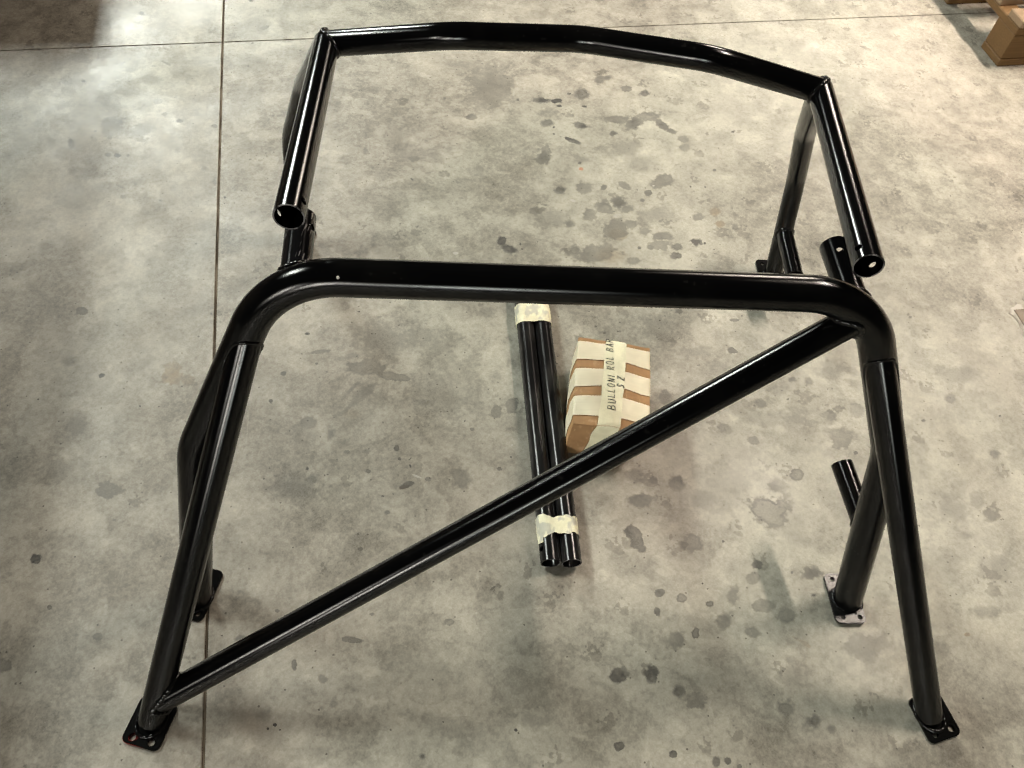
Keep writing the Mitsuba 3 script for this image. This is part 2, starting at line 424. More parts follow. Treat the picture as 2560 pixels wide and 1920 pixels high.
    (-0.2288,1.6822,53.38,7.726,10.71,-56.67,0.25,0),
    (-0.3081,1.6531,16.52,2.765,5.422,-28.8,0.2,0),
    (0.0126,1.7064,47.13,3.74,5.345,-28.45,0.35,0),
    (-0.1544,1.6128,36.25,4.608,9.102,-49.27,0.15,0),
    (-0.3825,1.5572,36.81,7.086,6.944,-37.72,0.15,0),
    (-0.0786,1.9156,402.1,39.49,50.21,-251.9,0.8,0),
    (-0.2727,1.8832,405.5,60.22,50.62,-253.6,0.6,0),
    (-0.1653,1.3314,168.5,23.75,36.83,-215.9,0.8,3),
    (-0.4408,1.0502,139.7,33.94,30.55,-192.6,0.65,0),
    (-0.4033,0.9784,333.8,78.89,50.01,-323.5,0.55,0),
    (-0.4632,0.9446,144.6,37.48,23.01,-150.1,0.5,0),
    (-0.4393,0.9977,497.5,122.7,70.96,-455.2,0.75,0),
    (-0.4706,0.8753,148.1,39.66,23.56,-157.2,0.5,0),
    (-0.3845,0.8382,93.31,22.52,13.84,-93.95,0.3,0),
    (-0.3774,1.1354,108.7,23.54,13.62,-83.83,0.2,0),
    (-0.3467,1.1267,381.8,79.18,79.41,-491.0,0.7,0),
    (-0.6578,1.0094,440.5,139.8,70.69,-446.7,0.6,0),
    (-0.7437,1.2627,406.7,129.8,65.27,-379.1,0.6,0),
    (-0.6506,1.0719,647.5,199.9,80.81,-500.6,0.7,0),
    (-0.304,0.9829,19.57,3.162,5.053,-55.47,0.35,4),
    (-0.2395,0.9696,25.0,1.455,-2.788,-89.0,0.35,4),
    (-0.2918,0.9227,28.34,23.81,90.33,-76.78,0.3,0),
    (-0.3116,0.8912,21.59,22.08,157.2,-106.6,0.25,0),
    (-0.3213,0.9247,28.48,34.71,217.2,-113.9,0.25,0),
    (-0.4021,1.0099,40.0,12.7,58.82,-202.6,0.35,0),
    (-0.3367,1.0098,31.77,12.2,42.21,-97.72,0.25,0),
    (-0.2678,1.0638,8.542,1.59,4.14,-26.22,0.25,0),
    (-0.1672,1.0587,36.09,5.559,7.562,-48.22,0.25,0),
    (-0.3877,0.8383,64.8,15.71,10.83,-73.54,0.45,0),
    (-0.3373,0.8201,97.85,22.15,8.189,-56.09,0.35,0),
    (-0.3908,0.8093,35.68,8.779,5.496,-37.69,0.2,0),
    (-0.2066,0.8035,164.1,29.81,22.38,-155.2,0.6,0),
    (-0.1964,0.7816,283.5,50.87,35.41,-247.6,0.55,0),
    (-0.1767,0.7845,114.9,96.62,378.4,-352.8,0.8,0),
    (-0.1743,0.7704,434.4,249.0,125.8,-184.6,0.8,0),
    (-0.2498,0.7469,223.2,44.85,31.37,-221.5,0.6,4),
    (-0.2987,0.7829,180.3,38.88,35.39,-246.1,0.35,0),
    (-0.2622,0.7896,141.3,28.58,27.47,-190.9,0.3,0),
    (-0.0728,0.7536,53.41,7.319,5.932,-42.16,0.4,4),
    (-0.0043,0.7874,247.5,27.51,35.34,-249.0,0.6,0),
    (0.0155,0.8163,560.1,57.74,81.55,-569.4,0.8,0),
    (-0.172,0.7284,46.89,27.24,85.18,-127.0,0.55,0),
    (-0.1771,0.7222,74.33,34.96,105.2,-203.0,0.6,1),
    (-0.1365,0.746,160.8,25.76,31.38,-222.9,0.4,0),
    (-0.2134,0.6993,292.0,55.79,85.03,-612.0,0.7,0),
    (-0.1989,0.6676,137.8,25.91,21.54,-157.0,0.4,0),
    (-0.3642,0.7363,252.1,61.23,35.99,-253.6,0.6,0),
    (-0.4708,0.8752,147.7,39.57,21.83,-145.7,0.45,0),
    (-0.3826,0.6962,24.03,6.083,4.69,-33.5,0.3,0),
    (-0.3486,0.7175,67.64,16.16,10.18,-72.28,0.35,0),
    (-0.1227,0.9612,11.26,1.623,2.165,-14.29,0.16,0),
    (-0.1741,0.9149,37.85,6.201,11.87,-79.32,0.25,0),
    (0.0085,0.9359,75.22,7.62,7.872,-52.73,0.4,0),
    (-0.0238,0.9153,94.69,10.69,7.926,-53.38,0.35,0),
    (-0.3071,0.8701,64.09,13.59,13.76,-92.79,0.25,1),
    (-0.0678,0.8685,213.9,27.78,34.35,-234.5,0.45,0),
    (-0.0843,0.8845,547.0,73.74,79.65,-540.4,0.7,0),
    (-0.0675,0.9696,92.98,11.66,11.65,-76.89,0.25,0),
    (-0.0755,1.1704,58.09,6.975,10.93,-67.56,0.25,0),
    (-0.1568,0.7488,86.64,-16.99,-110.4,-353.6,0.6,3),
    (0.0148,0.8428,265.7,246.1,359.4,-288.6,1.0,3),
    (-0.2322,0.5901,255.4,52.67,45.57,-341.2,0.5,0),
    (-0.2098,0.4279,49.86,5.451,4.138,-172.7,0.4,0),
    (-0.2976,0.3754,198.7,49.99,12.44,-101.1,0.5,0),
    (-0.2469,0.3581,140.1,32.53,17.52,-143.8,0.4,0),
    (-0.2214,0.3241,157.9,35.49,16.16,-134.7,0.25,0),
    (-0.3964,0.4064,68.93,34.7,44.19,-126.5,0.45,0),
    (-0.3489,0.4609,223.9,58.99,37.28,-291.9,0.4,0),
    (-0.1899,0.4755,222.6,44.23,41.69,-327.2,0.4,0),
    (-0.0575,0.4789,121.2,17.68,18.53,-146.2,0.35,0),
    (-0.3049,0.2808,289.5,76.72,45.19,-382.1,0.8,0),
    (-0.3141,0.2739,484.0,130.6,60.41,-512.1,0.8,0),
    (-0.2952,0.2741,483.9,126.6,90.58,-768.6,0.8,0),
    (0.0748,0.3174,356.3,35.53,44.49,-377.5,0.75,0),
    (-0.0669,0.2619,194.6,31.86,24.32,-209.9,0.55,0),
    (-0.0425,0.3162,570.3,85.33,71.18,-600.8,0.6,0),
    (-0.3255,0.2932,47.95,13.07,10.31,-86.64,0.2,0),
    (-0.2272,0.2512,58.61,13.74,9.194,-79.06,0.2,0),
    (-0.1322,0.4047,45.76,8.277,6.905,-55.92,0.15,0),
    (-0.0748,0.3868,34.56,5.48,5.805,-47.49,0.15,0),
    (0.0113,0.5483,110.9,114.5,384.2,-343.1,0.5,0),
    (-0.0091,0.3026,11.23,-3.33,-13.23,-49.63,0.18,0),
    (0.103,0.3358,31.38,2.732,7.104,-59.9,0.25,0),
    (0.0022,0.2957,257.9,-141.7,-265.8,-548.5,0.6,3),
    (0.9299,1.0906,87.9,-17.42,15.24,-101.5,0.5,0),
    (0.9966,0.9649,82.42,-18.85,13.76,-95.83,0.5,0),
    (0.9359,0.8475,71.47,-15.51,7.695,-55.6,0.3,0),
    (0.9551,0.8213,66.57,-15.02,8.69,-63.43,0.35,0),
    (0.8754,0.8212,24.62,-11.34,-6.18,-28.3,0.3,0),
    (0.9478,1.1546,25.81,-5.156,7.789,-50.89,0.25,0),
    (0.9853,1.1643,38.62,-8.144,8.817,-57.54,0.3,0),
    (0.8613,1.0253,202.1,-36.37,40.38,-273.8,0.6,0),
    (1.0307,1.0621,399.4,-92.85,66.47,-449.1,0.8,0),
    (0.8819,1.3087,295.9,-50.58,36.96,-229.7,0.6,0),
    (0.8784,1.316,369.1,-62.57,61.44,-380.9,0.6,0),
    (0.8577,0.5718,189.7,-39.82,39.5,-314.3,0.8,1),
    (0.8989,0.7682,88.2,-18.51,18.39,-136.4,0.3,0),
    (0.9431,0.7141,29.94,-6.889,4.538,-34.39,0.25,0),
    (0.8995,0.6176,37.25,-8.27,11.68,-91.53,0.3,0),
    (0.6836,0.5342,32.04,-4.655,6.91,-55.33,0.3,0),
    (0.791,0.3699,68.51,-13.69,7.378,-63.44,0.3,0),
    (0.7884,0.5395,31.98,-5.937,9.635,-77.38,0.2,0),
    (0.4659,1.1484,85.41,-24.32,-22.82,-96.74,0.55,0),
    (0.3507,1.2411,117.0,-1.461,19.95,-123.3,0.45,0),
    (0.4744,1.2353,97.63,-4.908,36.6,-227.9,0.6,0),
    (0.5178,1.0168,73.72,-36.15,-43.7,-82.61,0.5,0),
    (0.4378,0.9458,74.91,-28.65,-29.53,-82.46,0.45,0),
    (0.5907,1.0896,91.96,-8.257,17.7,-116.1,0.45,0),
    (0.6262,1.0917,81.68,-8.257,11.52,-75.58,0.35,0),
    (0.561,1.0587,53.05,-4.303,9.32,-61.62,0.25,0),
    (0.308,1.187,22.26,0.01202,4.096,-25.68,0.25,0),
    (0.3797,1.1315,27.89,-0.6147,9.108,-58.31,0.2,0),
    (0.4332,1.0922,52.48,-2.069,7.693,-50.01,0.25,0),
    (0.5846,0.992,21.05,-1.909,7.945,-53.75,0.28,0),
    (0.668,1.0075,61.28,-17.24,-6.451,-67.73,0.4,0),
    (0.6806,0.9599,34.7,-12.99,-9.743,-43.19,0.35,0),
    (0.6937,1.1322,24.16,-2.924,6.518,-42.37,0.25,0),
    (0.3187,1.006,94.48,-0.2773,7.909,-52.57,0.4,0),
    (0.7058,0.9246,431.6,-57.69,60.62,-421.9,0.7,0),
    (0.5774,1.0369,311.9,-27.14,66.74,-444.8,0.6,0),
    (0.7242,1.0317,68.13,-9.195,7.843,-52.73,0.35,0),
    (0.1861,1.1533,360.6,13.98,56.28,-354.4,0.6,0),
    (0.166,1.1679,359.0,16.1,56.02,-350.9,0.6,0),
]

G0, GN, CELL, KMAX = (-2.0, -0.2), (48, 40), 0.09, 12
_cells = [[] for _ in range(GN[0] * GN[1])]
for _i, _s in enumerate(STAINS):
    _M = np.linalg.inv(np.array(_s[2:6]).reshape(2, 2))
    _ex, _ey = 1.5 * np.hypot(_M[0, 0], _M[0, 1]), 1.5 * np.hypot(_M[1, 0], _M[1, 1])
    for _gx in range(max(0, int((_s[0] - _ex - G0[0]) / CELL)), min(GN[0] - 1, int((_s[0] + _ex - G0[0]) / CELL)) + 1):
        for _gy in range(max(0, int((_s[1] - _ey - G0[1]) / CELL)), min(GN[1] - 1, int((_s[1] + _ey - G0[1]) / CELL)) + 1):
            _cells[_gx * GN[1] + _gy].append((-np.hypot(_ex, _ey) * _s[6], _i))
_table = np.full((len(_cells), KMAX), len(STAINS), np.uint32)
for _i, _c in enumerate(_cells):
    _c = [j for _, j in sorted(_c)][:KMAX]
    _table[_i, :len(_c)] = _c
_sa = np.array(STAINS + [(99, 99, 1, 0, 0, 1, 0, 0)], float)
TABLE = mi.UInt32(_table.ravel())
SB = [mi.Float(_sa[:, k].astype(np.float32)) for k in range(8)]
noise, fbm, smoothstep, mix, voronoi = mikit.noise, mikit.fbm, mikit.smoothstep, mikit.mix, mikit.voronoi


def stains(x, y, n1, n2):
    """(darkening, brown, orange, white) of the drips and stains lying on the slab at x, y."""
    gx, gy = dr.floor((x - G0[0]) / CELL), dr.floor((y - G0[1]) / CELL)
    ok = (gx >= 0) & (gx < GN[0]) & (gy >= 0) & (gy < GN[1])
    cell = mi.UInt32(dr.clip(gx, 0, GN[0] - 1)) * GN[1] + mi.UInt32(dr.clip(gy, 0, GN[1] - 1))
    dark, brown, orange, white = mi.Float(0), mi.Float(0), mi.Float(0), mi.Float(0)
    for k in range(KMAX):
        i = dr.gather(mi.UInt32, TABLE, cell * KMAX + k, ok)
        cx, cy, a, b, c, d, st, kind = [dr.gather(mi.Float, q, i, ok) for q in SB]
        ex, ey = a * (x - cx) + b * (y - cy), c * (x - cx) + d * (y - cy)
        r = dr.sqrt(ex * ex + ey * ey) + 1.15 * n1 + 0.55 * n2
        h = cx * 571.3 + cy * 317.7
        h = h - dr.floor(h)
        soft = dr.select(st < 0.33, 0.55, 0.15 + 0.40 * h * h)
        m = smoothstep(1 + soft, 1 - soft, r)
        ring = dr.select(kind > 3.5, 0.72 + 0.38 * smoothstep(0.45, 0.95, r), 1.0)
        s = m * st * (0.82 + 0.9 * n1 + 0.5 * n2)
        dark = dr.maximum(dark, dr.select((kind < 0.5) | (kind > 3.5), s * ring, 0))
        brown = dr.maximum(brown, dr.select((kind > 0.5) & (kind < 1.5), s, 0))
        orange = dr.maximum(orange, dr.select((kind > 1.5) & (kind < 2.5), s, 0))
        white = dr.maximum(white, dr.select((kind > 2.5) & (kind < 3.5), s, 0))
    return [dr.select(ok, v, 0) for v in (dark, brown, orange, white)]


def floor_fields(p):
    x, y = p.x, p.y
    wx, wy = fbm(x * 5, y * 5, 1.5), fbm(x * 5, y * 5, 7.5)
    n1 = fbm(x * 34, y * 34, 3.0, 3) - 0.5
    n2 = fbm(x * 150, y * 150, 5.0, 2) - 0.5
    big = fbm(x * 2.3 + wx, y * 2.3 + wy, 11.0, 3)
    mid = fbm(x * 9 + 1.6 * wx, y * 9 + 1.6 * wy, 21.0, 4)
    # flaky trowelled skin: blotches with an edge
    fx, fy = x * 17 + 2.2 * mid, y * 17 + 2.2 * wy
    flake = fbm(fx, fy, 31.0, 4)
    flakes = smoothstep(0.50, 0.56, flake)
    fine = fbm(x * 420, y * 420, 2.0, 2)
    return x, y, n1, n2, big, mid, flake, flakes, fine, wx, wy


SCRAPES = [(0.56, 0.72, 0.66, 0.48, 1.37, 0.30), (-0.35, 3.4, 1.35, 0.20, 2.17, 0.25), (1.9, 0.3, 0.85, 1.16, 0.70, 0.25), (-2.2, 0.4, 1.75, -0.50, 0.85, 0.30), (0.4, -1.2, 1.75, 0.10, 0.52, 0.22), (2.4, 2.4, 1.5, 0.95, 2.05, 0.3)]


def floor_color(p, n, uv):
    x, y, n1, n2, big, mid, flake, flakes, fine, wx, wy = floor_fields(p)
    blot = smoothstep(0.40, 0.62, fbm(x * 21 + 3.0 * wx, y * 21 + 3.0 * wy, 27.0, 4))
    v = 0.42 + 0.20 * (big - 0.5) + 0.05 * (smoothstep(0.47, 0.58, big) - 0.5) + 0.11 * (mid - 0.5) + 0.045 * (blot - 0.5) + 0.045 * (flakes - 0.5) + 0.14 * (flake - 0.5) + 0.13 * (fine - 0.5) + 0.14 * n1 + 0.16 * n2
    # faint scratches of the power float
    a = dr.sqrt(dr.square(x - 3.1) + dr.square(y + 4.0)) * 150
    b = dr.sqrt(dr.square(x + 4.6) + dr.square(y - 5.2)) * 150
    sw = smoothstep(0.74, 0.90, noise(a, x * 4.1 + y, 3)) + smoothstep(0.76, 0.92, noise(b, y * 4.3 - x, 9))
    v += 0.022 * sw * smoothstep(0.50, 0.70, mid)
    # worn pale scabs
    scab = smoothstep(0.60, 0.66, fbm(x * 30 + wx * 3, y * 42, 41.0, 4)) * smoothstep(0.52, 0.66, fbm(x * 1.7, y * 1.7, 51.0, 2))
    v += 0.07 * scab
    # long pale scratches left by things dragged across
    for cx, cy, cr, ax, ay, hl in SCRAPES:
        d = dr.abs(dr.sqrt(dr.square(x - cx) + dr.square(y - cy)) - cr + 0.004 * n1)
        v += 0.05 * smoothstep(0.0020, 0.0006, d) * smoothstep(hl, hl * 0.6, dr.sqrt(dr.square(x - ax) + dr.square(y - ay))) * smoothstep(0.35, 0.55, noise(x * 60, y * 60, 3))
    # small drips, thicker towards the middle right
    gx, gy = x * 10.5 + 0.35 * n1, y * 10.5 + 0.35 * n2
    f, s, w = voronoi(gx, gy)
    many = smoothstep(-0.5, 0.5, x) * 0.42 + 0.10
    v *= 1 - 0.25 * smoothstep(0.11 + 0.09 * w, 0.07 + 0.06 * w, f + 0.30 * n2 + 0.25 * n1) * smoothstep(0.0, 0.02, many - w * 0.9)
    # pinholes and specks
    f, s, w = voronoi(x * 46, y * 46)
    v *= 1 - 0.55 * smoothstep(0.10, 0.05, f) * smoothstep(0.90, 0.93, w)
    col = mix(mi.Color3f(v * 1.0, v * 0.90, v * 0.73), mi.Color3f(v * 1.0, v * 0.92, v * 0.765), smoothstep(0.25, 0.45, v))
    tone = fbm(x * 1.4, y * 1.4, 61.0, 2)
    col = mix(col, col * mi.Color3f(0.96, 1.01, 1.0), smoothstep(0.4, 0.65, tone))
    dark, brown, orange, white = stains(x, y, n1, n2)
    col = col * (1 - mi.Color3f(1.0, 1.0, 0.99) * dr.minimum(1.25 * dark, 0.80))
    col = mix(col, col * mi.Color3f(0.62, 0.47, 0.30), brown)
    col = mix(col, mi.Color3f(0.55, 0.16, 0.04), orange)
    col = mix(col, mi.Color3f(0.62, 0.60, 0.54), white)
    return dr.clip(col * 0.60, 0.015, 0.85)


def floor_rough(p, n, uv):
    x, y = p.x, p.y
    return 0.40 + 0.25 * fbm(x * 6, y * 6, 71.0, 3) + 0.10 * (fbm(x * 60, y * 60, 5.0, 2) - 0.5)


def floor_bump(p, n, uv):
    x, y = p.x, p.y
    return fbm(x * 55, y * 55, 4.0, 3) * 0.6 + fbm(x * 300, y * 300, 8.0, 2) * 0.25


scene['concrete'] = {'type': 'bumpmap', 'arbitrary': mikit.proc(floor_bump, 5e-4), 'scale': 0.0009,
                     'bsdf': {'type': 'principled', 'base_color': mikit.proc(floor_color), 'roughness': mikit.proc(floor_rough), 'specular': 0.45}}


def paint_color(p, n, uv):
    d = smoothstep(0.45, 0.75, fbm(p.x * 22, p.y * 22, p.z * 22, 3))
    s = smoothstep(0.80, 0.84, noise(p.x * 210, p.y * 210, p.z * 210)) * smoothstep(0.62, 0.72, noise(p.x * 19, p.y * 19, p.z * 19))
    return mix(mix((0.0022, 0.0022, 0.0024), (0.0036, 0.0035, 0.0034), d), (0.016, 0.015, 0.014), s * 0.5)


def plastic(col, alpha, ior=1.39):
    return {'type': 'roughplastic', 'distribution': 'beckmann', 'alpha': alpha, 'int_ior': ior, 'nonlinear': False, 'diffuse_reflectance': col}


scene['black_paint'] = plastic(mikit.proc(paint_color), 0.056)
scene['weld_paint'] = plastic({'type': 'rgb', 'value': [0.005, 0.005, 0.005]}, 0.05)


scene['bar_paint'] = plastic(mikit.proc(lambda p, n, uv: mix((0.008, 0.0078, 0.008), (0.022, 0.021, 0.02), smoothstep(0.42, 0.7, fbm(p.x * 40, p.y * 9, p.z * 40, 3)))), 0.07)


def scuffed(p, n, uv):
    s = smoothstep(0.44, 0.56, fbm(p.x * 160, p.y * 60, p.z * 60, 3))
    return mix((0.010, 0.010, 0.011), (0.17, 0.165, 0.165), s)


scene['bare_edge'] = {'type': 'principled', 'base_color': mikit.proc(scuffed), 'roughness': 0.35, 'metallic': 0.4}
scene['foot_paint'] = plastic({'type': 'rgb', 'value': [0.004, 0.004, 0.004]}, 0.05)


scene['worn_foot_paint'] = plastic({'type': 'rgb', 'value': [0.008, 0.008, 0.008]}, 0.12)


def red_edge(p, n, uv):
    # red primer showing where the black has worn off the near edge of this plate
    t = smoothstep(0.2402, 0.2350, p.y + 0.0014 * fbm(p.x * 300, p.y * 300, 1.0)) * smoothstep(-0.490, -0.512, p.x) * smoothstep(0.0049, 0.0040, p.z)
    h = smoothstep(0.0064, 0.0052, dr.sqrt(dr.square(p.x + 0.5105) + dr.square(p.y - 0.2385)))
    return mix((0.006, 0.006, 0.006), (0.26, 0.03, 0.025), dr.clip(t + 0.22 * h, 0, 1))


scene['red_worn_paint'] = plastic(mikit.proc(red_edge), 0.07)


def scratch_color(p, n, uv):
    a = 0.6 * smoothstep(0.74, 0.80, noise(p.x * 900, p.y * 60, p.z * 300)) * smoothstep(0.52, 0.62, fbm(p.x * 60, p.y * 45, p.z * 60, 2))
    c = smoothstep(0.70, 0.74, fbm(p.x * 130, p.y * 70, p.z * 130, 3))
    return mix((0.005, 0.005, 0.0055), (0.30, 0.29, 0.29), dr.clip(a + c, 0, 1) * smoothstep(-0.322, -0.305, p.x))


scene['scratched_paint'] = plastic(mikit.proc(scratch_color), 0.05)


def tape_color(p, n, uv):
    t = fbm(p.x * 60, p.y * 60, p.z * 60, 3)
    crepe = noise(p.x * 1500, p.y * 700, p.z * 1500)
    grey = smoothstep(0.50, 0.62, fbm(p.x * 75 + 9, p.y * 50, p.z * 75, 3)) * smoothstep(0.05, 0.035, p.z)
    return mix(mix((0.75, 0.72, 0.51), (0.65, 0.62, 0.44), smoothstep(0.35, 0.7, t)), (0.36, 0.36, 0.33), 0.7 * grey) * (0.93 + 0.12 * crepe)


scene['masking_tape'] = {'type': 'bumpmap', 'arbitrary': mikit.proc(lambda p, n, uv: fbm(p.x * 500, p.y * 300, p.z * 500, 2), 3e-4), 'scale': 0.0004,
                         'bsdf': {'type': 'twosided', 'bsdf': {'type': 'principled', 'base_color': mikit.proc(tape_color), 'roughness': 0.55, 'specular': 0.35}}}


def box_tape_color(p, n, uv):
    lines = noise(p.x * 30, p.y * 900, p.z * 30)
    return mix((0.72, 0.66, 0.49), (0.62, 0.56, 0.41), fbm(p.x * 45, p.y * 45, p.z * 45, 3)) * (0.95 + 0.07 * lines)


scene['box_tape'] = {'type': 'principled', 'base_color': mikit.proc(box_tape_color), 'roughness': 0.55, 'specular': 0.3}


def card_color(p, n, uv):
    g = fbm(p.x * 35, p.y * 35, p.z * 35, 4)
    c = mix((0.40, 0.235, 0.115), (0.30, 0.17, 0.08), g)
    scuff = smoothstep(0.60, 0.72, fbm(p.x * 110, p.y * 60, p.z * 40, 3))
    return mix(c, (0.52, 0.36, 0.21), scuff * 0.4) * (0.95 + 0.08 * noise(p.x * 800, p.y * 90, p.z * 90))


scene['cardboard'] = {'type': 'principled', 'base_color': mikit.proc(card_color), 'roughness': 0.75, 'specular': 0.2}
scene['card_core'] = {'type': 'diffuse', 'reflectance': {'type': 'rgb', 'value': [0.17, 0.09, 0.04]}}
scene['marker_ink'] = {'type': 'principled', 'base_color': {'type': 'rgb', 'value': [0.03, 0.032, 0.025]}, 'roughness': 0.5, 'specular': 0.3}


def wood(base, dark, seed):
    def fn(p, n, uv):
        a = p.x * AX_H[0] + p.y * AX_H[1]
        b = p.x * AX_V[0] + p.y * AX_V[1]
        w = fbm(a * 2.5, b * 22, p.z * 22 + seed, 3)
        g = noise(a * 6 + seed, (b + 0.006 * w) * 260, p.z * 260)
        dirt = smoothstep(0.5, 0.75, fbm(a * 9, b * 9, p.z * 9 + seed, 3))
        return mix(mix(base, dark, 0.55 * g + 0.35 * w), (0.12, 0.085, 0.05), 0.5 * dirt)
    return {'type': 'principled', 'base_color': mikit.proc(fn), 'roughness': 0.7, 'specular': 0.25}


scene['pallet_board'] = wood((0.25, 0.175, 0.11), (0.18, 0.12, 0.07), 1.0)
scene['pallet_block'] = wood((0.15, 0.082, 0.03), (0.09, 0.048, 0.018), 5.0)
scene['cut_dirt'] = {'type': 'diffuse', 'reflectance': mikit.proc(lambda p, n, uv: mix((0.07, 0.054, 0.040), (0.15, 0.12, 0.088), smoothstep(0.4, 0.7, fbm(p.x * 30, p.y * 30, 2.0, 3))))}
scene['drain_iron'] = {'type': 'principled', 'base_color': mikit.proc(lambda p, n, uv: mix((0.20, 0.165, 0.125), (0.11, 0.08, 0.06), fbm(p.x * 70, p.y * 70, p.z * 70, 3))), 'roughness': 0.6, 'metallic': 0.2}
scene['lime_cement'] = {'type': 'diffuse', 'reflectance': mikit.proc(lambda p, n, uv: mix((0.40, 0.375, 0.33), (0.23, 0.21, 0.18), smoothstep(0.4, 0.7, fbm(p.x * 60, p.y * 60, 1.0, 3))))}
scene['skirt_dark'] = {'type': 'diffuse', 'reflectance': {'type': 'rgb', 'value': [0.08, 0.08, 0.08]}}
scene['lamp_housing'] = {'type': 'diffuse', 'reflectance': {'type': 'rgb', 'value': [0.6, 0.6, 0.58]}}
for k, c, a, ln, wd, rgb, nm, lab, cat in LAMPS:
    c, a, q, n = panel(c, a, ln, wd, nm)
    m = trimesh.creation.box((ln + 0.06, wd + 0.04, 0.07))
    M = np.eye(4); M[:3, 0], M[:3, 1], M[:3, 2], M[:3, 3] = a, q, n, c - n * 0.04
    m.apply_transform(M)
    put('housing', m, 'lamp_housing', k, smooth=False)
    if k == 'unseen_ceiling_lamp':                     # unseen side skirts, shaped to dim the floor towards the left
        for s in (-1, 1):
            m = trimesh.creation.box((ln + 0.06, 0.006, 0.170))
            M[:3, 3] = c + q * s * (wd / 2 + 0.012) + n * 0.080
            m.apply_transform(M)
            put('unseen_skirt', m, 'skirt_dark', k, smooth=False)

# ------------------------------------------------------------------ floor: sawn concrete slabs over the dirt in the cuts
JX, JY = -0.9076, 2.0072
J0 = np.array([JX, JY, 0.0])


def slab(a0, a1, b0, b1):
    """From a0 to a1 along AX_H and b0 to b1 along AX_V, measured from the crossing of the cuts; eased edges."""
    e = 0.0012
    q = [(a0, b0), (a1, b0), (a1, b1), (a0, b1)]
    qi = [(a0 + e, b0 + e), (a1 - e, b0 + e), (a1 - e, b1 - e), (a0 + e, b1 - e)]
    V = [J0 + AX_H * a + AX_V * b + [0, 0, -0.02] for a, b in q] + [J0 + AX_H * a + AX_V * b + [0, 0, -e] for a, b in q] + [J0 + AX_H * a + AX_V * b for a, b in qi]
    F = []
    for i in range(4):
        j = (i + 1) % 4
        F += [[i, j, 4 + j], [i, 4 + j, 4 + i], [4 + i, 4 + j, 8 + j], [4 + i, 8 + j, 8 + i]]
    F += [[8, 9, 10], [8, 10, 11]]
    return trimesh.Trimesh(np.array(V), np.array(F), process=False)


gv, gh = 0.0024, 0.0013
base = trimesh.creation.box((60, 60, 0.02)); base.apply_translation([0, 0, -0.0132])
put('concrete_floor', base, 'cut_dirt', smooth=False, kind='structure', label='worn grey concrete floor with oil drips and saw cuts')
for a0, a1 in ((-14, -gv), (gv, 14)):
    for b0, b1 in ((-14, -gh), (gh, 14)):
        put('slab', slab(a0, a1, b0, b1), 'concrete', 'concrete_floor', smooth=False)

# ------------------------------------------------------------------ the rear roll hoop
DH, DS = 0.050, 0.0424
RH, RS = DH / 2, DS / 2
cL, cR = np.array([-0.3154, 0.6816, 0.6120]), np.array([0.4560, 0.7767, 0.6093])
bL, bR = np.array([-0.4442, 0.5715, 0.3361]), np.array([0.5897, 0.7132, 0.3394])
fL, fR = np.array([-0.4869, 0.4660, 0.005]), np.array([0.6453, 0.6053, 0.005])
sL, sR = np.array([-0.4935, 0.2646, 0.005]), np.array([0.7600, 0.4206, 0.005])
tL, tR = np.array([-0.3652, 0.6390, 0.5052]), np.array([0.5077, 0.7521, 0.5049])
hoop_path = rounded([fL, bL, cL, cR, bR, fR], [0.16, 0.135, 0.135, 0.16])
hoop = thing('roll_hoop', 'black tubular rear roll hoop with long diagonal brace and two backstays standing nearest the camera', 'roll hoop')
put('hoop_tube', sweep(hoop_path, RH, 56), 'black_paint', hoop, smooth=True)


def near(path, p):
    return path[np.argmin(np.linalg.norm(path - p, axis=1))]


for top, foot, n in ((tL, sL, 0), (tR, sR, 1)):
    top = near(hoop_path, top)
    put('backstay', rod(top, foot, RS, 56), 'black_paint', hoop)
    put('weld_bead', bead(tube_on_tube(top, foot - top, RS, hoop_path, RH), 0.0021, seed=n), 'weld_paint', hoop, smooth=True)
# the diagonal brace
stay_axis = np.array([near(hoop_path, tL), sL])
dA = stay_axis[0] + 0.945 * (stay_axis[1] - stay_axis[0])
dB = near(hoop_path, np.array([0.4554, 0.7678, 0.5797]))
put('diagonal_brace', rod(dA, dB, RS, 56), 'black_paint', hoop)
put('weld_bead', bead(tube_on_tube(dA, dB - dA, RS, stay_axis, RS), 0.0040, seed=3), 'weld_paint', hoop, smooth=True)
put('weld_bead', bead(tube_on_tube(dB, dA - dB, RS, hoop_path, RH), 0.0044, seed=4), 'weld_paint', hoop, smooth=True)
# stubs that the front frame plugs on to, and stubs for the door bars
RF = 0.020
SIDE = unit([0.08, 0.99, 0.0])


def stub(name, start, end, r, weld_path, weld_r, parent, hole_at=0.022, hole_dir=None, hr=0.0048, seed=0, mat='black_paint', **lab):
    d = unit(end - start)
    hd = unit(np.cross(d, [0, 0, 1])) * 0.55 + np.array([0, 0, 0.83]) if hole_dir is None else np.asarray(hole_dir, float)
    hd = unit(hd - d * (hd @ d))
    k = put(name, hollow([start, end], r, 0.0025, [(end - d * hole_at, hd, hr)], ends=(False, True)), mat, parent, **lab)
    put('weld_bead', bead(tube_on_tube(start, d, r, weld_path, weld_r), 0.0032, seed=seed), 'weld_paint', parent, smooth=True)
    return k


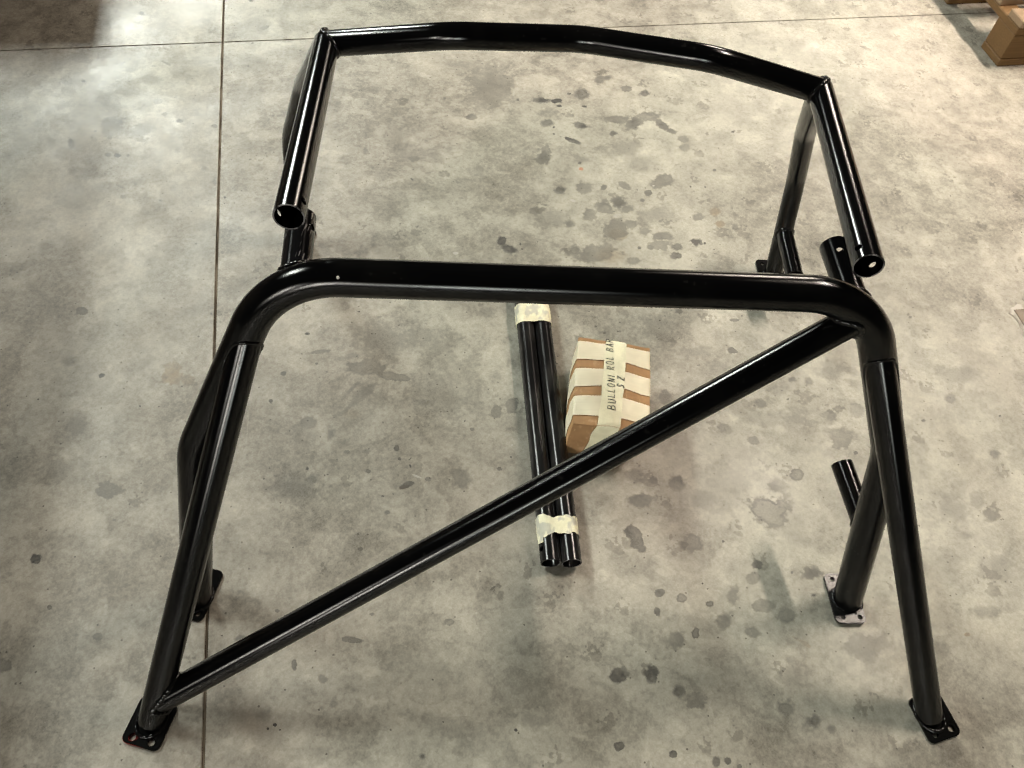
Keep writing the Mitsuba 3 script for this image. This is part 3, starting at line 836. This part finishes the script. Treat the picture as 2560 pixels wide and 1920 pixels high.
stub('connector_stub', near(hoop_path, np.array([-0.297, 0.70, 0.60])), np.array([-0.3075, 0.795, 0.604]), 0.0197, hoop_path, RH, hoop, hole_at=0.026, hole_dir=[0.95, 0, 0.5], hr=0.0052, seed=5, mat='scratched_paint', label='scratched connector stub on the left of the hoop')
stub('connector_stub', near(hoop_path, np.array([0.450, 0.79, 0.59])), np.array([0.4275, 0.884, 0.588]), 0.0197, hoop_path, RH, hoop, hole_at=0.024, hole_dir=[-0.25, 0, 0.95], seed=6)
lowR = bR + 0.50 * (fR - bR)
stub('door_bar_stub', lowR, np.array([0.588, 0.781, 0.180]), 0.0183, hoop_path, RH, hoop, hole_at=0.03, hole_dir=[0.3, 0, 0.95], hr=0.0042, seed=7)


def foot_plate(centre, yaw, w, l, holes, mat, parent, tilt=(0, 0), thick=0.0046, **lab):
    m = tri(plate(w, l, 0.010, thick, holes))
    R = trimesh.transformations.euler_matrix(tilt[0], tilt[1], yaw, 'sxyz')
    m.apply_transform(R)
    m.apply_translation([centre[0], centre[1], 0.0])
    m.apply_translation([0, 0, 0.0005 - m.vertices[:, 2].min()])
    return put('foot_plate', m, mat, parent, smooth=30, **lab)


foot_plate((-0.4955, 0.2600), -0.14, 0.062, 0.072, [(-0.0158, -0.0255, 0.0055), (0.0155, -0.0255, 0.0055)], 'red_worn_paint', hoop, label='foot plate with red primer showing on its worn near edge')
foot_plate((0.7690, 0.4200), 0.40, 0.060, 0.074, [(-0.0155, -0.0245, 0.0055), (0.0165, -0.0245, 0.0055)], 'foot_paint', hoop)
foot_plate((0.6410, 0.6090), 0.13, 0.056, 0.094, [(-0.0135, -0.036, 0.0042), (0.0175, -0.036, 0.0042), (-0.014, 0.036, 0.0042)], 'worn_foot_paint', hoop, tilt=(-0.045, 0.0), label='foot plate shining white under the lamp')
foot_plate((-0.4885, 0.4740), -0.13, 0.056, 0.092, [(0.0165, -0.034, 0.0042), (-0.0135, -0.034, 0.0042)], 'foot_paint', hoop)
for i, (f, d, r) in enumerate(((sL, stay_axis[0] - sL, RS), (sR, tR - sR, RS), (fR, bR - fR, RH), (fL, bL - fL, RH))):
    put('weld_bead', bead(tube_on_plane(f, d, r, 0.0056), 0.0029, seed=20 + i), 'weld_paint', hoop, smooth=True)
# a speck of bare metal on the front of the top tube
cp = np.array([-0.1559, 0.6604, 0.6584])
spot = near(hoop_path, np.array([-0.157, 0.701, 0.611]))
nrm = unit(np.array([0, 0, CAM_H]) - spot); nrm = unit(nrm - unit(cR - cL) * (nrm @ unit(cR - cL)))
chip = trimesh.creation.icosphere(2, 0.0022); chip.apply_scale([1, 1, 0.35])
chip.apply_transform(trimesh.geometry.align_vectors([0, 0, 1], nrm)); chip.apply_translation(spot + nrm * (RH - 0.0001))
scene['bare_speck'] = {'type': 'diffuse', 'reflectance': {'type': 'rgb', 'value': [0.55, 0.53, 0.48]}}
put('paint_chip', chip, 'bare_speck', hoop, smooth=True, label='small pale chip in the paint of the top tube')

# ------------------------------------------------------------------ the front (windscreen) frame
O = np.array([0, 0, CAM_H])


def pushed(p, k):
    return O + (np.asarray(p, float) - O) * k


K = 1.070
gL, gR = pushed([-0.3319, 1.0820, 0.6732], K), pushed([0.4071, 1.1312, 0.6639], K)
b1L, b1R = pushed([-0.1456, 1.0611, 0.7250], K), pushed([0.2232, 1.0869, 0.7230], K)
mid = pushed([0.0367, 1.1135, 0.7113], K)
eL, eR = pushed([-0.2803, 0.6863, 0.7137], K), pushed([0.4088, 0.7374, 0.7002], K)
p1L, p1R = pushed([-0.4349, 1.2580, 0.4613], 1.05), pushed([0.4812, 1.3212, 0.4487], 1.05)
p2L, p2R = np.array([-0.5254, 1.3824, 0.2319]), np.array([0.5559, 1.4579, 0.2187])
qL, qR = np.array([-0.5190, 1.3100, 0.005]), np.array([0.5699, 1.3795, 0.005])
front = thing('windscreen_frame', 'black tubular windscreen frame with open-ended side bars leaning on the stubs of the roll hoop', 'roll cage frame')
bar_path = rounded([gL, b1L, mid, b1R, gR], [0.11, 0.11, 0.11])
put('top_bar', sweep(bar_path, RF, 56), 'black_paint', front, smooth=True)
for s, (g, e, p1, p2, q) in enumerate(((gL, eL, p1L, p2L, qL), (gR, eR, p1R, p2R, qR))):
    d = unit(e - g)
    side = unit(np.cross(d, [0, 0, 1]))
    hd = (-side * 0.85 + np.array([0, 0, 0.5])) if s == 0 else (side * 0.75 + np.array([0, 0, 0.65]))
    hd = unit(hd - d * (hd @ d))
    put('side_bar', hollow([g, e], RF, 0.0022, [(e - d * 0.019, hd, 0.0050)], ends=(False, True)), 'black_paint', front)
    ring = trimesh.creation.annulus(RF - 0.0022, RF - 0.0002, 0.0007, sections=64)
    ring.apply_transform(trimesh.geometry.align_vectors([0, 0, 1], d)); ring.apply_translation(e)
    put('cut_edge', ring, 'bare_edge', front, smooth=False)
    pillar_path = rounded([g, p1, p2, q], [0.10, 0.10])
    put('pillar', sweep(pillar_path, RF, 48), 'black_paint', front, smooth=True)
    cap = trimesh.creation.icosphere(4, RF); cap.apply_translation(g)
    put('corner_joint', cap, 'black_paint', front, smooth=True)
    nb = b1L if s == 0 else b1R
    put('weld_bead', bead(tube_on_tube(g, nb - g, RF, np.array([g, e]), RF), 0.0034, seed=30 + s), 'weld_paint', front, smooth=True)
    st = p2 + 0.50 * (q - p2)
    en = np.array([0.578, 1.290, 0.105])
    if s:
        stub('door_bar_stub', st, en, 0.0183, pillar_path, RF, front, hole_at=0.035, hole_dir=[0.25, 0.1, 0.95], hr=0.0042, seed=40 + s)
    foot_plate((q[0] - (0.002 if s else -0.002), q[1] + 0.003), 0.10 if s else -0.05, 0.062 if s else 0.052, 0.095 if s else 0.07, [(-0.016, 0.034 if s else 0.025, 0.0042), (0.016, 0.034 if s else 0.025, 0.0042)], 'foot_paint', front)
    put('weld_bead', bead(tube_on_plane(q, p2 - q, RF, 0.0060), 0.0036, seed=50 + s), 'weld_paint', front, smooth=True)

# ------------------------------------------------------------------ two door bars taped together on the floor
RB = 0.01835
zb = RB + 0.0006
n0, n1 = np.array([0.1078, 0.6005, zb]), np.array([0.1452, 0.6048, zb])
f0, f1 = np.array([-0.0052, 1.232, zb]), np.array([0.0312, 1.238, zb])
bundle = thing('taped_bars', 'pair of black door bars taped side by side lying on the floor under the hoop', 'metal tubes')
dB_ = unit(f0 - n0)
for a, b, hl in ((n0, f0, True), (n1, f1, False)):
    d = unit(b - a)
    holes = [(a + d * 0.021, unit([-0.85, 0, 0.5]), 0.0048), (b - d * 0.021, unit([-0.5, 0, 0.85]), 0.0048)] if hl else [(a + d * 0.021, unit([0.9, 0, 0.3]), 0.0048)]
    put('tube', hollow([a, b], RB, 0.0022, holes), 'bar_paint', bundle)
    ring = trimesh.creation.annulus(RB - 0.0022, RB - 0.0002, 0.0006, sections=64)
    ring.apply_transform(trimesh.geometry.align_vectors([0, 0, 1], -d)); ring.apply_translation(a)
    put('cut_edge', ring, 'bare_edge', bundle, smooth=False)


def tape_wrap(t0, t1, wob, seed):
    """A sleeve of masking tape round both tubes, between the fractions t0 and t1 of their length, its edges uneven."""
    c = [(n0 + n1) / 2 + ((f0 + f1) / 2 - (n0 + n1) / 2) * t for t in (t0, t1)]
    d = unit(c[1] - c[0])
    x = unit((n1 - n0) - d * ((n1 - n0) @ d))
    zz = np.cross(x, d)
    half = np.linalg.norm(n1 - n0) / 2
    hull = shapely.unary_union([sg.Point(-half, 0).buffer(RB + 0.0006, 24), sg.Point(half, 0).buffer(RB + 0.0006, 24)]).convex_hull
    ring = np.array(hull.exterior.coords)[:-1]
    per = np.linspace(0, hull.exterior.length, 150, endpoint=False)
    ring = np.array([hull.exterior.interpolate(s).coords[0] for s in per])
    sag = np.clip(1 - (ring[:, 0] / (half * 0.8)) ** 2, 0, 1) * np.sign(ring[:, 1]) * 0.0010
    rows = 14
    V = []
    for i in range(rows):
        f = i / (rows - 1)
        for j, (u, w) in enumerate(ring):
            nz = meshkit.noise(np.array([[u * 120, w * 120, seed]]))[0] - 0.5
            edge = wob * nz * (1 if f < 0.5 else -1) * abs(f - 0.5) * 2
            swell = 0.0007 * (meshkit.noise(np.array([[u * 220 + 5, w * 220, f * 7 + seed]]))[0])
            k = 1 + swell / RB
            V.append(c[0] + d * (np.linalg.norm(c[1] - c[0]) * f + edge) + x * u * k + zz * (w * k - sag[j]))
    V = np.array(V)
    V[:, 2] = np.maximum(V[:, 2], 0.0004)
    idx = np.arange(rows * 150).reshape(rows, 150)
    F = []
    for i in range(rows - 1):
        a, b = idx[i], idx[i + 1]
        F += [np.stack([a, np.roll(a, -1), np.roll(b, -1)], 1), np.stack([a, np.roll(b, -1), b], 1)]
    m = trimesh.Trimesh(V, np.vstack(F), process=False)
    return m


put('masking_tape', tape_wrap(0.074, 0.132, 0.010, 3), 'masking_tape', bundle, smooth=True, label='crumpled masking tape round the near end')
put('masking_tape', tape_wrap(0.836, 0.914, 0.003, 9), 'masking_tape', bundle, smooth=True, label='neat masking tape round the far end')
tl = (n0 + (f0 - n0) * 0.070)
tail = trimesh.creation.box((0.0006, 0.020, 0.012)); tail.apply_translation([0, 0, 0])
tail = tail.subdivide().subdivide()
tail.apply_transform(trimesh.transformations.rotation_matrix(0.75, [0, 1, 0]))
tail.apply_transform(trimesh.transformations.rotation_matrix(0.18, [0, 0, 1]))
tail.apply_translation(tl + np.array([-0.0150, -0.004, 0.0115]))
put('tape_tail', tail, 'masking_tape', bundle, smooth=30)

# ------------------------------------------------------------------ the taped cardboard box of bolts
BW, BL, BH = 0.142, 0.203, 0.108
BX, BY = 0.1925, 0.842          # middle of the near edge on the floor
box = thing('cardboard_box', 'small brown cardboard box striped with cream tape and lettered by hand', 'cardboard box')


def bulge(P):
    """The overfull box: sides belly out, the top rises to a ridge along the label."""
    P = np.array(P, float)
    x, y, z = P[:, 0] / (BW / 2), P[:, 1] / BL, P[:, 2] / BH
    xc, yc, zc = np.clip(x, -1, 1), np.clip(y, 0, 1), np.clip(z, 0, 1)
    ridge = (1 - np.abs(xc) ** 1.3) * (0.008 + 0.012 * (1 - yc))
    Q = P.copy()
    Q[:, 2] += zc ** 4 * (ridge * np.clip(np.sin(np.pi * (0.06 + 0.88 * yc)) * 1.3, 0, 1) - 0.004 * xc * (xc > 0))
    belly = np.sin(np.pi * np.clip(0.08 + 0.8 * zc, 0, 1)) * np.sin(np.pi * np.clip(0.05 + 0.9 * yc, 0, 1))
    Q[:, 0] += np.sign(x) * np.clip(np.abs(x), 0, 1) ** 3 * (0.006 * belly + 0.003 * (1 - zc) * (x < 0) - 0.016 * (1 - zc) * (x > 0))
    Q[:, 1] += 0.010 * (1 - zc) * np.clip(x, 0, 1) * (1 - yc)
    Q[:, 1] -= np.clip(1 - yc * 2, 0, 1) ** 3 * 0.0045 * np.sin(np.pi * np.clip(zc, 0, 1)) * (1 - 0.5 * xc ** 2)
    Q += 0.0026 * (np.stack([meshkit.noise(P * 36, s) for s in (1, 2, 3)], 1) - 0.5) * np.clip(P[:, 2:3] / 0.02, 0, 1)
    Q[:, 0] += BX; Q[:, 1] += BY
    return Q


def grid_sheet(P00, du, dv, nu, nv):
    u, v = np.meshgrid(np.linspace(0, 1, nu + 1), np.linspace(0, 1, nv + 1), indexing='ij')
    V = np.asarray(P00, float) + u[..., None] * np.asarray(du, float) + v[..., None] * np.asarray(dv, float)
    i = np.arange((nu + 1) * (nv + 1)).reshape(nu + 1, nv + 1)
    a, b, c, d = i[:-1, :-1].ravel(), i[1:, :-1].ravel(), i[1:, 1:].ravel(), i[:-1, 1:].ravel()
    return trimesh.Trimesh(V.reshape(-1, 3), np.vstack([np.stack([a, b, c], 1), np.stack([a, c, d], 1)]), process=False)


def bent(m):
    m = m.copy()
    m.vertices = bulge(m.vertices)
    return m


body = trimesh.creation.box((BW, BL, BH - 0.004))
body.apply_translation([0, BL / 2, (BH - 0.004) / 2])
for _ in range(5):
    body = body.subdivide()
put('carton', bent(body), 'cardboard', box, smooth=30)


def strip(points, width_vec, width, lift_n=None, n=40, thick=0.0005):
    """A flat strip of tape of the given width following the points."""
    P = np.asarray(points, float)
    s = np.concatenate([[0], np.cumsum(np.linalg.norm(np.diff(P, axis=0), axis=1))])
    q = np.linspace(0, s[-1], n * 2)
    c = np.stack([np.interp(q, s, P[:, k]) for k in range(3)], 1)
    w = np.asarray(width_vec, float)
    m = 9
    t = np.linspace(-0.5, 0.5, m)
    V = c[:, None] + t[None, :, None] * w * width
    i = np.arange(len(c) * m).reshape(len(c), m)
    a, b, cc, d = i[:-1, :-1].ravel(), i[1:, :-1].ravel(), i[1:, 1:].ravel(), i[:-1, 1:].ravel()
    return trimesh.Trimesh(V.reshape(-1, 3), np.vstack([np.stack([a, b, cc], 1), np.stack([a, cc, d], 1)]), process=False)


# the two lid flaps meet under the label; each shows its cut edge along the near side
for s, (x0, x1) in enumerate(((-BW / 2, -0.0016), (0.0016, BW / 2))):
    fl_ = trimesh.creation.box((x1 - x0, BL - 0.001, 0.0030))
    fl_.apply_translation([(x0 + x1) / 2, BL / 2 - 0.0010, BH - 0.0014])
    for _ in range(5):
        fl_ = fl_.subdivide()
    put('lid_flap', bent(fl_), 'cardboard', box, smooth=30)
e = 0.0009
X = BW / 2 + e
Zt = BH + 0.0004 + e
for yc, wd in ((0.0400, 0.043), (0.1050, 0.042), (0.1700, 0.044)):
    s = strip([[-X, 0, 0.004], [-X, 0, Zt - 0.002], [-X + 0.002, 0, Zt], [X - 0.002, 0, Zt], [X, 0, Zt - 0.002], [X, 0, 0.004]], [0, -1, 0], wd, n=60)
    s.apply_translation([0, yc, 0])
    put('tape_band', bent(s), {'type': 'twosided', 'bsdf': {'type': 'ref', 'id': 'box_tape'}}, box, smooth=30)
Zl = Zt + 0.0007
lab = strip([[-0.018, -0.0025, 0.010], [-0.011, -0.0025, Zl - 0.022], [-0.006, -0.0016, Zl - 0.003], [-0.005, 0.003, Zl], [0.004, BL - 0.002, Zl], [0.004, BL + 0.0016, Zl - 0.003], [0.004, BL + 0.0016, 0.05]], [1, 0, 0], 0.042, n=70)
put('label_tape', bent(lab), {'type': 'twosided', 'bsdf': {'type': 'ref', 'id': 'masking_tape'}}, box, smooth=30, label='long label tape lettered BULLONI ROL BAR SZ by hand')

# the lettering: pen strokes as on the tape, read from the near end upwards
GLY = {
    'B': [[(0, 0), (.08, 1)], [(.08, 1), (.5, .98), (.6, .78), (.45, .56), (.1, .52)], [(.1, .52), (.55, .48), (.68, .22), (.45, .02), (-.04, 0)]],
    'U': [[(.06, 1), (0, .3), (.14, .02), (.4, .0), (.56, .25), (.66, 1)]],
    'L': [[(.1, 1), (0, .03), (.56, .06)]],
    'O': [[(.34, 1), (.08, .75), (.02, .3), (.22, .02), (.5, .1), (.64, .55), (.52, .92), (.34, 1), (.2, .9)]],
    'N': [[(0, 0), (.12, 1)], [(.12, 1), (.5, .05)], [(.5, .05), (.66, 1)]],
    'I': [[(.05, 0), (.14, 1)]],
    'R': [[(0, 0), (.08, 1)], [(.02, .95), (.5, 1), (.62, .76), (.46, .55), (.08, .48)], [(.2, .5), (.66, 0)]],
    'A': [[(0, 0), (.36, 1)], [(.36, 1), (.6, 0)], [(.08, .36), (.62, .4)]],
    'S': [[(.58, .92), (.25, 1), (.06, .8), (.2, .56), (.52, .4), (.52, .12), (.22, .0), (0, .12)]],
    'Z': [[(.02, .95), (.62, 1), (.04, .04), (.66, .0)], [(.18, .5), (.5, .54)]],
}


def letters(text, start, height, advance, pen, tilt=0.0, jitter=0.13):
    """Strokes in box coordinates: text runs along +y, its top towards -x."""
    shapes = []
    u = 0.0
    for ch in text:
        if ch == ' ':
            u += advance * 0.75; continue
        sc = height * (1 + jitter * (rng.random() - 0.5))
        up = jitter * height * (rng.random() - 0.5)
        for st in GLY[ch]:
            pts = []
            for gx, gy in st:
                a = u + (gx + 0.14 * gy) * height * 0.80
                b = gy * sc + up + tilt * u
                pts.append((a, b))
            ls = sg.LineString(pts)
            shapes.append(ls.buffer(pen, 6))
        u += advance * (0.62 if ch == 'I' else 1.0)
    poly = shapely.unary_union(shapes)
    ms = []
    for g in getattr(poly, 'geoms', [poly]):
        ms.append(trimesh.creation.extrude_polygon(g, 0.0003, engine='triangle') if False else trimesh.creation.extrude_polygon(g.segmentize(0.002), 0.0003, engine='earcut'))
    m = trimesh.util.concatenate(ms)
    V = m.vertices.copy()
    W = np.stack([start[0] - V[:, 1], start[1] + V[:, 0], Zl + 0.0004 + V[:, 2]], 1)
    m.vertices = W
    return m


put('lettering', bent(letters('BULLONI ROL BAR', (0.0050, 0.030), 0.0142, 0.01270, 0.00060, tilt=0.055)), 'marker_ink', box, smooth=False, label='handwriting BULLONI ROL BAR in black marker')
put('lettering', bent(letters('SZ', (0.0195, 0.084), 0.0130, 0.0185, 0.00095, tilt=-0.02, jitter=0.05)), 'marker_ink', box, smooth=False, label='larger handwritten letters SZ in black marker')

# ------------------------------------------------------------------ the pallet at the upper right
PC = np.array([1.320, 2.357, 0.0])
pal = thing('wooden_pallet', 'wooden pallet with pale deck boards at the upper right edge', 'pallet')


def timber(a0, a1, b0, b1, z0, z1, name, mat, seed):
    b = trimesh.creation.box((a1 - a0, b1 - b0, z1 - z0))
    b = man(b)
    ch = 0.0025
    hull = m3d.Manifold.batch_hull([m3d.Manifold.cube((a1 - a0 - 2 * i, b1 - b0 - 2 * j, z1 - z0 - 2 * k), True) for i, j, k in ((0, ch, ch), (ch, 0, ch), (ch, ch, 0))])
    m = tri(hull)
    r = np.random.default_rng(seed)
    m.apply_transform(trimesh.transformations.rotation_matrix((r.random() - 0.5) * 0.012, [0, 0, 1]))
    c = PC + AX_H * (a0 + a1) / 2 + AX_V * (b0 + b1) / 2 + np.array([0, 0, (z0 + z1) / 2])
    m.apply_transform(trimesh.transformations.rotation_matrix(JA, [0, 0, 1]))
    m.apply_translation(c)
    put(name, m, mat, pal, smooth=False)


for i, (b0, b1) in enumerate(((0, .100), (.3275, .4725), (.700, .800))):
    timber(0.0, 1.2, b0, b1, 0.0, 0.022, 'bottom_board', 'pallet_block', 100 + i)
    for j, (a0, a1) in enumerate(((0.002, .147), (.5275, .6725), (1.053, 1.198))):
        timber(a0, a1, b0 + .002, b1 - .002, 0.0222, 0.1, 'block', 'pallet_block', 110 + 3 * i + j)
for j, (a0, a1) in enumerate(((0, .062), (.569, .631), (1.138, 1.2))):
    timber(a0, a1, 0.001, 0.799, 0.1002, 0.122, 'stringer', 'pallet_block', 130 + j)
for j, (b0, b1) in enumerate(((0, .070), (.118, .188), (.236, .306), (.3275, .398), (.440, .510), (.555, .625), (.668, .738), (.742, .800))):
    timber(0.001, 1.199, b0, b1, 0.1222, 0.144, 'deck_board', 'pallet_board', 140 + j)

# ------------------------------------------------------------------ the drain at the right edge
DC = np.array([1.131, 1.372, 0.0])
drain = thing('floor_drain', 'square iron floor drain with a pale cement edge at the right', 'floor drain')


def ring_plate(o0, o1, i0, i1, z0, z1):
    p = sg.box(o0, -o1, o1, -o0) if i0 is None else sg.box(o0, -o1, o1, -o0).difference(sg.box(i0, -i1, i1, -i0))
    m = trimesh.creation.extrude_polygon(p, z1 - z0, engine='earcut')
    m.apply_translation([0, 0, z0])
    m.apply_transform(trimesh.transformations.rotation_matrix(JA, [0, 0, 1]))
    m.apply_translation(DC)
    return m


rr = np.random.default_rng(3)
rim = []
for k in range(80):
    t = k / 80 * 4
    s, f = int(t), t - int(t)
    w = 0.004 + 0.013 * rr.random()
    q = [(f * .20, w), (.20 + w, -f * .20), (.20 - f * .20, -.20 - w), (-w, -.20 + f * .20)][s]
    rim.append(q)
pr = sg.Polygon(rim).buffer(0).difference(sg.box(0.002, -0.198, 0.198, -0.002))
mr = trimesh.creation.extrude_polygon(pr if pr.geom_type == 'Polygon' else max(pr.geoms, key=lambda g: g.area), 0.0016, engine='earcut')
mr.apply_transform(trimesh.transformations.rotation_matrix(JA, [0, 0, 1])); mr.apply_translation(DC)
put('cement_edge', mr, 'lime_cement', drain, smooth=False)
put('frame', ring_plate(0.003, 0.197, 0.021, 0.179, 0.0, 0.003), 'drain_iron', drain, smooth=False)
put('cover', ring_plate(0.0215, 0.1785, None, None, 0.0, 0.0014), 'drain_iron', drain, smooth=False)

# ------------------------------------------------------------------ unseen storage shapes just out of the picture, placed to shade the floor
def local_box(name, parent, mat, c0, size, off):
    m = trimesh.creation.box(size)
    m.apply_translation(np.asarray(off, float) + [0, 0, size[2] / 2])
    m.apply_transform(trimesh.transformations.rotation_matrix(JA, [0, 0, 1]))
    m.apply_translation(c0)
    return put(name, m, mat, parent, smooth=False)


scene['shelf_steel'] = {'type': 'principled', 'base_color': {'type': 'rgb', 'value': [0.10, 0.075, 0.055]}, 'roughness': 0.5}
scene['dark_steel'] = {'type': 'principled', 'base_color': {'type': 'rgb', 'value': [0.03, 0.03, 0.032]}, 'roughness': 0.45}
cab = thing('unseen_cabinet', 'unseen long brown cabinet with three doors, out of view, placed to shade the left edge of the floor', 'cabinet')  # unseen, placed to darken the left edge of the floor
C0 = np.array([-1.97, 1.50, 0.0])
local_box('body', cab, 'shelf_steel', C0, (0.42, 2.8, 0.98), (0, 0, 0.08))
local_box('plinth', cab, 'dark_steel', C0, (0.38, 2.7, 0.08), (0, 0, 0))
for k in (-1, 0, 1):
    local_box('door', cab, 'shelf_steel', C0, (0.018, 0.90, 0.90), (0.22, k * 0.92, 0.12))
    local_box('handle', cab, 'dark_steel', C0, (0.03, 0.02, 0.14), (0.244, k * 0.92 - 0.38, 0.52))
tb = thing('unseen_chest', 'unseen low dark steel chest, out of view, placed to shade the far left corner of the floor', 'tool chest')  # unseen, placed to darken the far left corner
C1 = np.array([-1.83, 2.62, 0.0])
local_box('body', tb, 'dark_steel', C1, (0.56, 0.80, 0.30), (0, 0, 0.02))
local_box('lid', tb, 'shelf_steel', C1, (0.58, 0.82, 0.05), (0, 0, 0.3205))
local_box('base', tb, 'shelf_steel', C1, (0.50, 0.74, 0.0195), (0, 0, 0))
for k in (-1, 1):
    local_box('latch', tb, 'shelf_steel', C1, (0.012, 0.05, 0.07), (0.2865, k * 0.22, 0.245))
